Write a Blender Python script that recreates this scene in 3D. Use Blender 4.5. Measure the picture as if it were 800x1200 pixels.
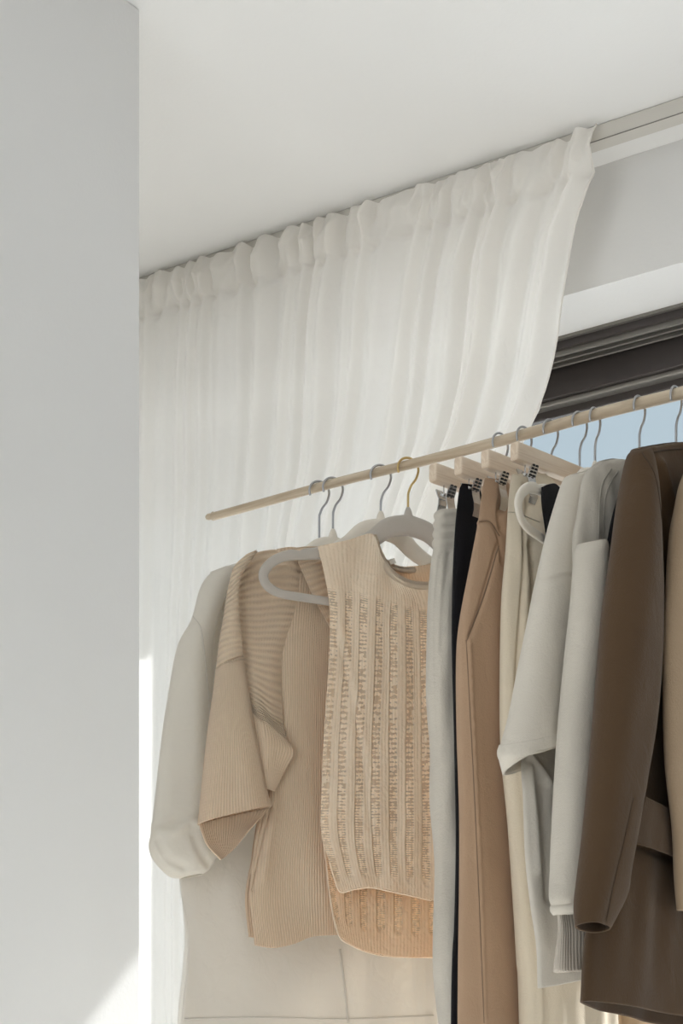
import bpy, math, random
import numpy as np
from mathutils import Vector
from mathutils.bvhtree import BVHTree

SC = bpy.context.scene
COL = SC.collection
for o in list(bpy.data.objects):
    bpy.data.objects.remove(o)

# ------------------------------------------------------------------ camera
YAW = math.radians(35.0)
CAMZ = 0.80
F = 2500.0            # focal length in pixels of the 800 x 1200 frame
cam_data = bpy.data.cameras.new('camera')
cam_data.sensor_fit = 'VERTICAL'
cam_data.sensor_height = 36.0
cam_data.lens = 36.0 * F / 1200.0
cam_data.shift_y = (1440.0 - 600.0) / 1200.0
cam_data.clip_start = 0.05
cam = bpy.data.objects.new('camera', cam_data)
COL.objects.link(cam)
cam.location = (0, 0, CAMZ)
cam.rotation_euler = (math.pi / 2, 0, YAW)
SC.camera = cam

# ------------------------------------------------------------------ world, sun, exposure
SC.view_settings.view_transform = 'Standard'
SC.view_settings.look = 'None'
SC.view_settings.gamma = 1.0
SC.view_settings.exposure = 0.33
SC.cycles.use_denoising = True
SC.cycles.max_bounces = 10
SC.cycles.diffuse_bounces = 6
SC.cycles.transparent_max_bounces = 24
SC.cycles.sample_clamp_indirect = 6.0

world = bpy.data.worlds.new('sky')
SC.world = world
world.use_nodes = True
wn = world.node_tree
wn.nodes.clear()
w_out = wn.nodes.new('ShaderNodeOutputWorld')
w_bg = wn.nodes.new('ShaderNodeBackground')
w_tc = wn.nodes.new('ShaderNodeTexCoord')
w_sep = wn.nodes.new('ShaderNodeSeparateXYZ')
w_ramp = wn.nodes.new('ShaderNodeValToRGB')
w_map = wn.nodes.new('ShaderNodeMapRange')
w_map.inputs['From Min'].default_value = -0.2
w_map.inputs['From Max'].default_value = 1.0
wn.links.new(w_tc.outputs['Generated'], w_sep.inputs[0])
wn.links.new(w_sep.outputs['Z'], w_map.inputs['Value'])
wn.links.new(w_map.outputs[0], w_ramp.inputs[0])
wn.links.new(w_ramp.outputs[0], w_bg.inputs['Color'])
wn.links.new(w_bg.outputs[0], w_out.inputs['Surface'])
el = w_ramp.color_ramp.elements
el[0].position = 0.0; el[0].color = (0.46, 0.43, 0.38, 1)
el[1].position = 1.0; el[1].color = (0.40, 0.54, 0.70, 1)
e = el.new(0.18); e.color = (0.60, 0.66, 0.69, 1)
e = el.new(0.45); e.color = (0.50, 0.605, 0.68, 1)
w_bg.inputs['Strength'].default_value = 0.80

sun_data = bpy.data.lights.new('sun', 'SUN')
sun_data.energy = 8.2
sun_data.angle = math.radians(0.9)
sun_data.color = (1.0, 0.995, 1.0)
sun = bpy.data.objects.new('sun', sun_data)
COL.objects.link(sun)
sun.rotation_euler = Vector((0.25, 1.0, 1.0)).to_track_quat('Z', 'Y').to_euler()
sun.location = (3, 6, 6)

def area(name, loc, size, direction, energy, color=(1, 1, 1), portal=False):
    d = bpy.data.lights.new(name, 'AREA')
    d.shape = 'RECTANGLE'; d.size = size[0]; d.size_y = size[1]
    d.energy = energy; d.color = color
    if portal:
        d.cycles.is_portal = True
    o = bpy.data.objects.new(name, d)
    COL.objects.link(o)
    o.location = loc
    o.rotation_euler = Vector(direction).to_track_quat('-Z', 'Y').to_euler()
    return o

WX0, WX1 = -3.20, 0.50        # the big window's opening along the wall
area('window_portal', ((WX0 + WX1) / 2, 3.52, 1.2), (WX1 - WX0, 2.4), (0, -1, 0), 1, portal=True)
# added fill light behind the camera, brightens the fronts of the clothes
area('rear_fill', (-0.85, -2.66, 1.27), (2.0, 2.4), (0, 1, 0), 43, (0.93, 0.965, 1.0))

# ------------------------------------------------------------------ coordinates
c35, s35 = math.cos(YAW), math.sin(YAW)

def world_pt(r, f, h):
    """right, forward, height above the camera -> world (arrays allowed)"""
    return np.stack([r * c35 - f * s35, r * s35 + f * c35, h + CAMZ], axis=-1)

ROD_L = (((243 - 400) / F) * 2.998, 2.998)
ROD_R = (((800 - 400) / F) * 2.551, 2.551)

def rod_pt(px):
    q = (px - 400) / F
    (x0, z0), (x1, z1) = ROD_L, ROD_R
    t = (q * z0 - x0) / ((x1 - x0) - q * (z1 - z0))
    return x0 + t * (x1 - x0), z0 + t * (z1 - z0)

class Plane:
    """a vertical plane through the rod at image column px, turned theta degrees from the view direction"""
    def __init__(self, px, theta, off=0.0):
        self.O = np.array(rod_pt(px)); t = math.radians(theta)
        self.d = np.array([math.sin(t), math.cos(t)])
        self.n = np.array([math.cos(t), -math.sin(t)])
        self.O = self.O + self.n * off
        self.nw = Vector((self.n[0] * c35 - self.n[1] * s35, self.n[0] * s35 + self.n[1] * c35, 0))
    def rf(self, px, d=0.0):
        q = (np.asarray(px, float) - 400) / F
        ox = self.O[0] + np.asarray(d) * self.n[0]; oz = self.O[1] + np.asarray(d) * self.n[1]
        s = (q * oz - ox) / (self.d[0] - q * self.d[1])
        return ox + s * self.d[0], oz + s * self.d[1]
    def at(self, px, py, d=0.0):
        r, f = self.rf(px, d)
        return world_pt(r, f, (1440 - np.asarray(py, float)) / F * f)
    def sz(self, s, z, d=0.0):
        """hanger coordinates: s along, z relative to the rod centre"""
        s = np.asarray(s, float)
        r = self.O[0] + s * self.d[0] + d * self.n[0]
        f = self.O[1] + s * self.d[1] + d * self.n[1]
        return world_pt(r, f, np.asarray(z, float) + 1.0)

# ------------------------------------------------------------------ materials
def srgb(r, g, b):
    f = lambda v: (v / 255 / 12.92) if v / 255 <= 0.04045 else ((v / 255 + 0.055) / 1.055) ** 2.4
    return (f(r), f(g), f(b), 1)

def new_mat(name):
    m = bpy.data.materials.new(name); m.use_nodes = True
    nt = m.node_tree; nt.nodes.clear()
    return m, nt

def N(nt, kind, **kw):
    n = nt.nodes.new(kind)
    for k, v in kw.items():
        if k.startswith('i_'):
            n.inputs[int(k[2:])].default_value = v
        else:
            setattr(n, k, v)
    return n

def math_node(nt, op, a, b=None, c=None):
    n = nt.nodes.new('ShaderNodeMath'); n.operation = op
    for i, v in enumerate((a, b, c)):
        if v is None: continue
        if isinstance(v, (int, float)): n.inputs[i].default_value = v
        else: nt.links.new(v, n.inputs[i])
    return n.outputs[0]

def simple(name, col, rough=0.6, metal=0.0, bump=0.0, scale=200.0, vary=0.0, vscale=8.0, spec=0.5, sheen=0.0):
    m, nt = new_mat(name)
    out = N(nt, 'ShaderNodeOutputMaterial'); b = N(nt, 'ShaderNodeBsdfPrincipled')
    b.inputs['Base Color'].default_value = col
    b.inputs['Roughness'].default_value = rough
    b.inputs['Metallic'].default_value = metal
    b.inputs['Specular IOR Level'].default_value = spec
    if sheen: b.inputs['Sheen Weight'].default_value = sheen
    nt.links.new(b.outputs[0], out.inputs[0])
    tc = N(nt, 'ShaderNodeTexCoord')
    if vary:
        nz = N(nt, 'ShaderNodeTexNoise'); nz.inputs['Scale'].default_value = vscale; nz.inputs['Detail'].default_value = 4
        nt.links.new(tc.outputs['Object'], nz.inputs['Vector'])
        mx = N(nt, 'ShaderNodeMix', data_type='RGBA', blend_type='MULTIPLY')
        mr = N(nt, 'ShaderNodeMapRange'); mr.inputs['To Min'].default_value = 1 - vary; mr.inputs['To Max'].default_value = 1 + vary
        nt.links.new(nz.outputs['Fac'], mr.inputs['Value'])
        mx.inputs['Factor'].default_value = 1; mx.inputs[6].default_value = col
        nt.links.new(mr.outputs[0], mx.inputs[7]); nt.links.new(mx.outputs[2], b.inputs['Base Color'])
    if bump:
        nz = N(nt, 'ShaderNodeTexNoise'); nz.inputs['Scale'].default_value = scale; nz.inputs['Detail'].default_value = 3
        nt.links.new(tc.outputs['Object'], nz.inputs['Vector'])
        bp = N(nt, 'ShaderNodeBump'); bp.inputs['Strength'].default_value = bump; bp.inputs['Distance'].default_value = 0.001
        nt.links.new(nz.outputs['Fac'], bp.inputs['Height']); nt.links.new(bp.outputs[0], b.inputs['Normal'])
    return m

def cloth(name, col, trans=0.0, kind='weave', pitch=0.004, depth=0.0008, clear=0.0, sheen=0.15, vary=0.05,
          tcol=None, vmin=0, vmax=0, colpitch=0.023, crumple=0.0016):
    """fabric: diffuse plus a share of light carried through; relief in metres from UVs in metres"""
    m, nt = new_mat(name)
    L = nt.links.new
    out = N(nt, 'ShaderNodeOutputMaterial')
    uv = N(nt, 'ShaderNodeUVMap'); uv.uv_map = 'metres'
    sp = N(nt, 'ShaderNodeSeparateXYZ'); L(uv.outputs[0], sp.inputs[0])
    U, V = sp.outputs[0], sp.outputs[1]
    b = N(nt, 'ShaderNodeBsdfPrincipled'); b.inputs['Roughness'].default_value = 0.9
    b.inputs['Specular IOR Level'].default_value = 0.15
    b.inputs['Sheen Weight'].default_value = sheen; b.inputs['Sheen Roughness'].default_value = 0.5
    tr = N(nt, 'ShaderNodeBsdfTranslucent')
    tr.inputs['Color'].default_value = tcol or col
    ms = N(nt, 'ShaderNodeMixShader'); ms.inputs[0].default_value = trans
    L(b.outputs[0], ms.inputs[1]); L(tr.outputs[0], ms.inputs[2])
    last = ms.outputs[0]
    nz = N(nt, 'ShaderNodeTexNoise'); nz.inputs['Scale'].default_value = 9; nz.inputs['Detail'].default_value = 6
    nz.inputs['Roughness'].default_value = 0.6
    tco = N(nt, 'ShaderNodeTexCoord'); L(tco.outputs['Object'], nz.inputs['Vector'])
    mr = N(nt, 'ShaderNodeMapRange'); mr.inputs['To Min'].default_value = 1 - vary; mr.inputs['To Max'].default_value = 1 + vary
    mr.inputs['From Min'].default_value = 0.25; mr.inputs['From Max'].default_value = 0.75
    L(nz.outputs['Fac'], mr.inputs['Value'])
    tau = 2 * math.pi
    fuzz = N(nt, 'ShaderNodeTexNoise'); fuzz.inputs['Scale'].default_value = 420; fuzz.inputs['Detail'].default_value = 2
    L(tco.outputs['Object'], fuzz.inputs['Vector'])
    colour_fac = mr.outputs[0]
    if kind == 'weave':
        a = math_node(nt, 'SINE', math_node(nt, 'MULTIPLY', U, tau / 0.0016))
        c = math_node(nt, 'SINE', math_node(nt, 'MULTIPLY', V, tau / 0.0016))
        h = math_node(nt, 'ADD', math_node(nt, 'MULTIPLY', math_node(nt, 'MULTIPLY', a, c), 0.25),
                      math_node(nt, 'MULTIPLY', fuzz.outputs['Fac'], 0.8))
    elif kind in ('rib', 'ribv'):
        X = U if kind == 'rib' else V
        Y = V if kind == 'rib' else U
        wob = math_node(nt, 'MULTIPLY', nz.outputs['Fac'], 0.003)
        a = math_node(nt, 'SINE', math_node(nt, 'MULTIPLY', math_node(nt, 'ADD', X, wob), tau / pitch))
        st = math_node(nt, 'SINE', math_node(nt, 'MULTIPLY', Y, tau / 0.0034))
        h = math_node(nt, 'ADD', a, math_node(nt, 'ADD', math_node(nt, 'MULTIPLY', st, 0.12), math_node(nt, 'MULTIPLY', fuzz.outputs['Fac'], 0.5)))
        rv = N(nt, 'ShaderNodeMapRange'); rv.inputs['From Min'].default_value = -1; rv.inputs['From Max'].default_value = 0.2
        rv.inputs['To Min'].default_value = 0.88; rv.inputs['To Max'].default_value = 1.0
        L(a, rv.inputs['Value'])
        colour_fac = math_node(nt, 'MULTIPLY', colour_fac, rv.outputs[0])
    else:                                        # lace: solid knit columns between open ladders
        wob = math_node(nt, 'MULTIPLY', math_node(nt, 'SUBTRACT', nz.outputs['Fac'], 0.5), 0.006)
        X = math_node(nt, 'ADD', U, wob)
        a = math_node(nt, 'SINE', math_node(nt, 'MULTIPLY', X, tau / 0.0046))
        st = math_node(nt, 'SINE', math_node(nt, 'MULTIPLY', math_node(nt, 'ADD', V, wob), tau / 0.0040))
        cw = math_node(nt, 'SINE', math_node(nt, 'MULTIPLY', X, tau / colpitch))
        mo = N(nt, 'ShaderNodeMapRange'); mo.inputs['From Min'].default_value = -0.15; mo.inputs['From Max'].default_value = 0.35
        L(cw, mo.inputs['Value'])
        v0 = N(nt, 'ShaderNodeMapRange'); v0.inputs['From Min'].default_value = vmin; v0.inputs['From Max'].default_value = vmin + 0.012; L(math_node(nt, 'ADD', V, math_node(nt, 'MULTIPLY', wob, 4.0)), v0.inputs['Value'])
        v1 = N(nt, 'ShaderNodeMapRange'); v1.inputs['From Min'].default_value = vmax; v1.inputs['From Max'].default_value = vmax + 0.014
        v1.inputs['To Min'].default_value = 1; v1.inputs['To Max'].default_value = 0
        L(math_node(nt, 'ADD', V, math_node(nt, 'MULTIPLY', cw, -0.008)), v1.inputs['Value'])
        ladder = math_node(nt, 'MULTIPLY', mo.outputs[0], math_node(nt, 'MULTIPLY', v0.outputs[0], v1.outputs[0]))
        fz = N(nt, 'ShaderNodeTexNoise'); fz.inputs['Scale'].default_value = 150; fz.inputs['Detail'].default_value = 2
        L(tco.outputs['Object'], fz.inputs['Vector'])
        thread = math_node(nt, 'GREATER_THAN', math_node(nt, 'ADD', st, math_node(nt, 'MULTIPLY', math_node(nt, 'SUBTRACT', fz.outputs['Fac'], 0.5), 9.0)), 0.1)
        openv = math_node(nt, 'MULTIPLY', ladder, thread)
        hole = N(nt, 'ShaderNodeBsdfTransparent')
        m2 = N(nt, 'ShaderNodeMixShader'); L(math_node(nt, 'MULTIPLY', openv, 0.5), m2.inputs[0])
        L(last, m2.inputs[1]); L(hole.outputs[0], m2.inputs[2]); last = m2.outputs[0]
        h = math_node(nt, 'ADD', math_node(nt, 'MULTIPLY', a, 0.2),
                      math_node(nt, 'ADD', math_node(nt, 'MULTIPLY', fz.outputs['Fac'], 1.6), math_node(nt, 'MULTIPLY', ladder, -1.6)))
    mx = N(nt, 'ShaderNodeMix', data_type='RGBA', blend_type='MULTIPLY')
    mx.inputs['Factor'].default_value = 1; mx.inputs[6].default_value = col
    cc = N(nt, 'ShaderNodeCombineColor')
    for i in range(3): L(colour_fac, cc.inputs[i])
    L(cc.outputs[0], mx.inputs[7]); L(mx.outputs[2], b.inputs['Base Color'])
    soft = N(nt, 'ShaderNodeTexNoise'); soft.inputs['Scale'].default_value = 34; soft.inputs['Detail'].default_value = 3; soft.inputs['Distortion'].default_value = 0.8
    L(tco.outputs['Object'], soft.inputs['Vector'])
    h = math_node(nt, 'ADD', h, math_node(nt, 'MULTIPLY', soft.outputs['Fac'], crumple / depth))
    bp = N(nt, 'ShaderNodeBump'); bp.inputs['Strength'].default_value = 1.0; bp.inputs['Distance'].default_value = depth
    L(h, bp.inputs['Height']); L(bp.outputs[0], b.inputs['Normal']); L(bp.outputs[0], tr.inputs['Normal'])
    if clear:
        tp = N(nt, 'ShaderNodeBsdfTransparent')
        m3 = N(nt, 'ShaderNodeMixShader'); m3.inputs[0].default_value = clear
        L(last, m3.inputs[1]); L(tp.outputs[0], m3.inputs[2]); last = m3.outputs[0]
    L(last, out.inputs[0])
    return m

def wood(name, c1, c2, axis_scale=(6, 60, 60), rough=0.5):
    m, nt = new_mat(name); L = nt.links.new
    out = N(nt, 'ShaderNodeOutputMaterial'); b = N(nt, 'ShaderNodeBsdfPrincipled'); b.inputs['Roughness'].default_value = rough
    uv = N(nt, 'ShaderNodeUVMap'); uv.uv_map = 'metres'
    mp = N(nt, 'ShaderNodeMapping'); mp.inputs['Scale'].default_value = axis_scale
    L(uv.outputs[0], mp.inputs[0])
    nz = N(nt, 'ShaderNodeTexNoise'); nz.inputs['Scale'].default_value = 1; nz.inputs['Detail'].default_value = 6; nz.inputs['Distortion'].default_value = 0.6
    L(mp.outputs[0], nz.inputs['Vector'])
    cr = N(nt, 'ShaderNodeValToRGB'); cr.color_ramp.elements[0].position = 0.35; cr.color_ramp.elements[1].position = 0.65
    cr.color_ramp.elements[0].color = c1; cr.color_ramp.elements[1].color = c2
    L(nz.outputs['Fac'], cr.inputs[0]); L(cr.outputs[0], b.inputs['Base Color'])
    bp = N(nt, 'ShaderNodeBump'); bp.inputs['Strength'].default_value = 0.4; bp.inputs['Distance'].default_value = 0.0006
    L(nz.outputs['Fac'], bp.inputs['Height']); L(bp.outputs[0], b.inputs['Normal']); L(b.outputs[0], out.inputs[0])
    return m

M = {}
M['wall'] = simple('painted_plaster', srgb(222, 221, 219), 0.85, bump=0.25, scale=160, vary=0.012, spec=0.2)
M['ceiling'] = simple('ceiling_plaster', srgb(233, 232, 230), 0.9, bump=0.2, scale=140, vary=0.01, spec=0.2)
M['floor'] = simple('pale_polished_floor', srgb(226, 225, 222), 0.7, vary=0.03, vscale=3)
M['terrace'] = simple('pale_terrace_concrete', srgb(226, 226, 224), 0.9, vary=0.05, vscale=2)
M['frame'] = simple('dark_anodised_metal', srgb(66, 60, 58), 0.42, 0.25, spec=0.5)
M['frame_edge'] = simple('grey_frame_lip', srgb(128, 124, 118), 0.35, 0.5)
M['track'] = simple('white_track', srgb(206, 202, 194), 0.35, 0.15)
M['rod'] = wood('pale_round_wood', srgb(172, 153, 128), srgb(206, 190, 166), (7, 90, 90), 0.4)
M['bar'] = wood('maple', srgb(206, 184, 160), srgb(224, 207, 186), (10, 110, 110), 0.42)
M['chrome'] = simple('polished_steel', (0.62, 0.62, 0.62, 1), 0.22, 1.0)
M['hook'] = simple('steel_hook', (0.42, 0.42, 0.43, 1), 0.3, 1.0)
M['brass'] = simple('brass_hook', (0.62, 0.45, 0.2, 1), 0.3, 1.0)
M['velvet_grey'] = simple('grey_velvet', srgb(178, 170, 160), 0.9, bump=0.3, scale=600, vary=0.06, vscale=60, sheen=0.4)
M['velvet_white'] = simple('ivory_velvet', srgb(222, 214, 200), 0.9, bump=0.3, scale=600, vary=0.04, vscale=60, sheen=0.4)
M['black_plastic'] = simple('black_rubber', srgb(24, 23, 24), 0.5)
M['curtain'] = cloth('sheer_linen', srgb(250, 247, 242), 0.48, 'weave', depth=0.00012, clear=0.04, vary=0.02)
M['blouse'] = cloth('thin_white_cotton', srgb(242, 238, 231), 0.48, 'weave', depth=0.0001, clear=0.10, vary=0.02)
M['blouse_sleeve'] = cloth('thin_white_cotton_doubled', srgb(242, 238, 230), 0.52, 'weave', depth=0.0001, clear=0.07, vary=0.02)
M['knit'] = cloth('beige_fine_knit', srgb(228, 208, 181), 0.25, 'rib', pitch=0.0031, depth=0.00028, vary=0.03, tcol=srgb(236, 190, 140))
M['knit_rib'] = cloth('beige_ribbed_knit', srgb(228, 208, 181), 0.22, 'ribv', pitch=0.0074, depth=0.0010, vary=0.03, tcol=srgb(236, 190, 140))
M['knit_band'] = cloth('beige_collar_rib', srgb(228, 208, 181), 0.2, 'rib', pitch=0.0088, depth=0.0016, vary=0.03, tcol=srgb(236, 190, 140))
M['lace'] = cloth('cream_ladder_knit', srgb(242, 230, 208), 0.34, 'lace', depth=0.0008, vary=0.05, vmin=0.075, vmax=0.395, tcol=srgb(240, 205, 160), colpitch=0.0236)
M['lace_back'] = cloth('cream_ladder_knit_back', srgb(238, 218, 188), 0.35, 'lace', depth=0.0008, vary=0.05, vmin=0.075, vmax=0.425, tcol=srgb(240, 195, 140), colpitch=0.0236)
M['lace_band'] = cloth('cream_neckband_knit', srgb(241, 227, 204), 0.28, 'weave', depth=0.0016, vary=0.05, tcol=srgb(240, 200, 150))
M['lace_rib'] = cloth('cream_rib_band', srgb(241, 227, 204), 0.28, 'rib', pitch=0.0040, depth=0.0005, vary=0.05, tcol=srgb(240, 200, 150))
M['sweat_grey'] = cloth('grey_brushed_jersey', srgb(220, 212, 198), 0.08, 'weave', depth=0.0009, vary=0.14, sheen=0.25)
M['black'] = cloth('black_cloth', srgb(22, 20, 23), 0.0, 'weave', depth=0.0005, vary=0.1, sheen=0.04)
M['tan'] = cloth('tan_suiting', srgb(190, 159, 131), 0.05, 'weave', depth=0.0006, vary=0.04, sheen=0.1)
M['cream'] = cloth('cream_suiting', srgb(238, 224, 200), 0.12, 'weave', depth=0.0006, vary=0.04, sheen=0.1)
M['cream_lining'] = cloth('cream_pocket_lining', srgb(226, 214, 192), 0.12, 'weave', depth=0.0004, vary=0.03)
M['sand'] = cloth('sand_cloth', srgb(222, 190, 152), 0.15, 'weave', depth=0.0006, vary=0.03, sheen=0.1)
M['fleece'] = cloth('cream_fleece', srgb(234, 226, 212), 0.12, 'weave', depth=0.0006, vary=0.04, sheen=0.2)
M['fleece_cool'] = cloth('oat_fleece', srgb(218, 210, 196), 0.08, 'weave', depth=0.0007, vary=0.06, sheen=0.2)
M['fleece_rib'] = cloth('oat_rib', srgb(206, 196, 182), 0.12, 'rib', pitch=0.005, depth=0.0002, vary=0.05)
M['brown'] = cloth('brown_suiting', srgb(88, 68, 48), 0.03, 'weave', depth=0.0006, vary=0.05, sheen=0.12)
M['brown_in'] = cloth('brown_lining', srgb(60, 46, 36), 0.0, 'weave', depth=0.0004, vary=0.05)
M['beige'] = cloth('beige_wool', srgb(182, 157, 128), 0.05, 'weave', depth=0.0007, vary=0.05, sheen=0.15)
M['cord'] = simple('linen_cord', srgb(196, 184, 160), 0.9, bump=0.6, scale=400)
M['label'] = simple('woven_label', srgb(230, 226, 218), 0.9)

def seam_mat(base, k):
    m = M[base].copy(); M[base + '_seam'] = m
    for n in m.node_tree.nodes:
        if n.type == 'MIX':
            c = n.inputs[6].default_value
            n.inputs[6].default_value = (c[0] * k, c[1] * k, c[2] * k, 1)
    return m
for b_, k_ in (('tan', .62), ('cream', .72), ('fleece', .82), ('fleece_cool', .85), ('brown', .75), ('knit', .72), ('blouse', .85), ('sweat_grey', .8), ('lace', 1.05)):
    seam_mat(b_, k_)

# glass
m, nt = new_mat('window_glass'); M['glass'] = m
g_out = N(nt, 'ShaderNodeOutputMaterial'); g_t = N(nt, 'ShaderNodeBsdfTransparent'); g_t.inputs[0].default_value = (0.97, 0.98, 0.98, 1)
g_g = N(nt, 'ShaderNodeBsdfGlossy'); g_g.inputs['Roughness'].default_value = 0.0
g_f = N(nt, 'ShaderNodeFresnel'); g_f.inputs['IOR'].default_value = 1.3
g_m = N(nt, 'ShaderNodeMixShader')
nt.links.new(g_f.outputs[0], g_m.inputs[0]); nt.links.new(g_t.outputs[0], g_m.inputs[1]); nt.links.new(g_g.outputs[0], g_m.inputs[2])
nt.links.new(g_m.outputs[0], g_out.inputs[0])

# ------------------------------------------------------------------ object helpers
def link(o, parent=None):
    COL.objects.link(o)
    if parent is not None: o.parent = parent
    return o

def thing(name, label, cat, loc=(0, 0, 0), group=None):
    o = bpy.data.objects.new(name, None)
    o.empty_display_size = 0.03
    COL.objects.link(o)
    o.location = loc
    o['label'] = label; o['category'] = cat
    if group: o['group'] = group
    return o

def mesh_obj(name, verts, faces, mat, parent=None, uvs=None, smooth=True, label=None):
    verts = np.asarray(verts, float)
    off = np.zeros(3)
    p = parent
    while p is not None:
        off = off + np.array(p.location); p = p.parent
    if parent is not None:
        verts = verts - off
    me = bpy.data.meshes.new(name)
    me.from_pydata([tuple(v) for v in verts], [], [tuple(int(i) for i in f) for f in faces])
    if uvs is not None:
        lay = me.uv_layers.new(name='metres')
        li = np.zeros(len(me.loops), int); me.loops.foreach_get('vertex_index', li)
        lay.data.foreach_set('uv', np.asarray(uvs, float)[li].ravel())
    me.polygons.foreach_set('use_smooth', [smooth] * len(me.polygons))
    me.materials.append(M[mat] if isinstance(mat, str) else mat)
    me.update()
    o = bpy.data.objects.new(name, me)
    link(o, parent)
    if label: o['label'] = label
    return o

def box_data(lo, hi, bev=0.0):
    x0, y0, z0 = lo; x1, y1, z1 = hi
    v = [(x0, y0, z0), (x1, y0, z0), (x1, y1, z0), (x0, y1, z0), (x0, y0, z1), (x1, y0, z1), (x1, y1, z1), (x0, y1, z1)]
    f = [(0, 3, 2, 1), (4, 5, 6, 7), (0, 1, 5, 4), (1, 2, 6, 5), (2, 3, 7, 6), (3, 0, 4, 7)]
    return v, f

def box(name, lo, hi, mat, parent=None, kind=None, bevel=0.0):
    v, f = box_data(lo, hi)
    uv = [(a[0], a[1] + a[2]) for a in v]
    o = mesh_obj(name, v, f, mat, parent, uvs=uv, smooth=False)
    if bevel:
        md = o.modifiers.new('bevel', 'BEVEL'); md.width = bevel; md.segments = 3; md.limit_method = 'ANGLE'
    if kind: o['kind'] = kind
    return o

def catmull(pts, n):
    """uniform Catmull-Rom through pts (m,k) sampled at n"""
    P = np.asarray(pts, float); m = len(P)
    if m == 2:
        t = np.linspace(0, 1, n)[:, None]; return P[0] * (1 - t) + P[1] * t
    E = np.vstack([2 * P[0] - P[1], P, 2 * P[-1] - P[-2]])
    t = np.linspace(0, m - 1, n); i = np.minimum(t.astype(int), m - 2); u = (t - i)[:, None]
    a, b, c, d = E[i], E[i + 1], E[i + 2], E[i + 3]
    return 0.5 * ((2 * b) + (-a + c) * u + (2 * a - 5 * b + 4 * c - d) * u ** 2 + (-a + 3 * b - 3 * c + d) * u ** 3)

def arclen_resample(pts, n, rad=None):
    P = catmull(pts, max(8 * len(pts), 40)) if len(pts) > 2 else np.asarray(pts, float)
    s = np.concatenate([[0], np.cumsum(np.linalg.norm(np.diff(P, axis=0), axis=1))])
    t = np.linspace(0, s[-1], n)
    return np.stack([np.interp(t, s, P[:, k]) for k in range(P.shape[1])], axis=-1)

def tube(name, pts, rad, mat, parent=None, seg=10, n=None, flat=None, label=None, caps=True):
    """tube through 3-D points; rad scalar or list; flat=(normal, ratio) squashes along a direction"""
    pts = np.asarray(pts, float)
    n = n or max(2, 6 * len(pts))
    radv = np.full((len(pts), 1), rad) if np.isscalar(rad) else np.asarray(rad, float).reshape(-1, 1)
    R = arclen_resample(np.hstack([pts, radv]), n)
    C, r = R[:, :3], R[:, 3]
    T = np.gradient(C, axis=0); T /= np.linalg.norm(T, axis=1)[:, None] + 1e-12
    if flat is not None:
        nn = np.asarray(flat[0], float); nn /= np.linalg.norm(nn)
        A = np.tile(nn, (n, 1)); ka = flat[1]
    else:
        ref = np.array([0.31, 0.52, 0.79]); A = np.zeros_like(T); ka = 1.0
        a = np.cross(T[0], ref); a /= np.linalg.norm(a)
        for i in range(n):
            a = a - T[i] * a.dot(T[i]); a /= np.linalg.norm(a) + 1e-12; A[i] = a
    A = A - T * np.sum(A * T, axis=1)[:, None]; A /= np.linalg.norm(A, axis=1)[:, None] + 1e-12
    B = np.cross(T, A)
    th = np.linspace(0, 2 * math.pi, seg, endpoint=False)
    ca, sa = np.cos(th), np.sin(th)
    if flat is not None:
        ca = np.sign(ca) * np.abs(ca) ** 0.7; sa = np.sign(sa) * np.abs(sa) ** 0.7
    V = C[:, None, :] + r[:, None, None] * (ka * ca[None, :, None] * A[:, None, :] + sa[None, :, None] * B[:, None, :])
    V = V.reshape(-1, 3)
    L = np.concatenate([[0], np.cumsum(np.linalg.norm(np.diff(C, axis=0), axis=1))])
    uv = np.stack([np.repeat(L, seg), np.tile(th / (2 * math.pi) * 0.04, n)], axis=-1)
    F_ = []
    for i in range(n - 1):
        for j in range(seg):
            k = (j + 1) % seg
            F_.append((i * seg + j, i * seg + k, (i + 1) * seg + k, (i + 1) * seg + j))
    if caps:
        F_.append(tuple(range(seg))[::-1]); F_.append(tuple((n - 1) * seg + j for j in range(seg)))
    return mesh_obj(name, V, F_, mat, parent, uvs=uv, label=label)

def ssin(x): return np.sin(x)

def wrinkle(u, v, seed, amp=0.002, lu=0.06, lv=0.25):
    """slow folds running mostly lengthwise, from a few warped sines"""
    rng = np.random.RandomState(seed); out = 0
    for k in range(5):
        fu = (0.6 + rng.rand() * 1.3) / lu; fv = (rng.rand() * 2 - 1) / lv
        out = out + np.sin(2 * math.pi * (fu * u + fv * v) + rng.rand() * 6.28 + 0.8 * np.sin(2 * math.pi * v / (lv * 1.7) + rng.rand() * 6.28)) / (k + 1.5)
    return out * amp

def grid_faces(nr, nc, closed):
    F_ = []
    for i in range(nr - 1):
        for j in range(nc if closed else nc - 1):
            k = (j + 1) % nc
            F_.append((i * nc + j, i * nc + k, (i + 1) * nc + k, (i + 1) * nc + j))
    return F_

def crease_pts(V, faces, path_px):
    bv = BVHTree.FromPolygons([tuple(v) for v in V], faces)
    out = []
    px = catmull(path_px, 24) if len(path_px) > 2 else catmull(path_px, 16)
    o = Vector((0, 0, CAMZ))
    for x, y in px:
        q = (x - 400) / F; h = (1440 - y) / F
        d = Vector(world_pt(q, 1.0, h)) - o; d.normalize()
        hit = bv.ray_cast(o, d)
        if hit[0] is not None: out.append((np.array(hit[0]), np.array(hit[1]), np.array(d)))
    return out

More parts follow.
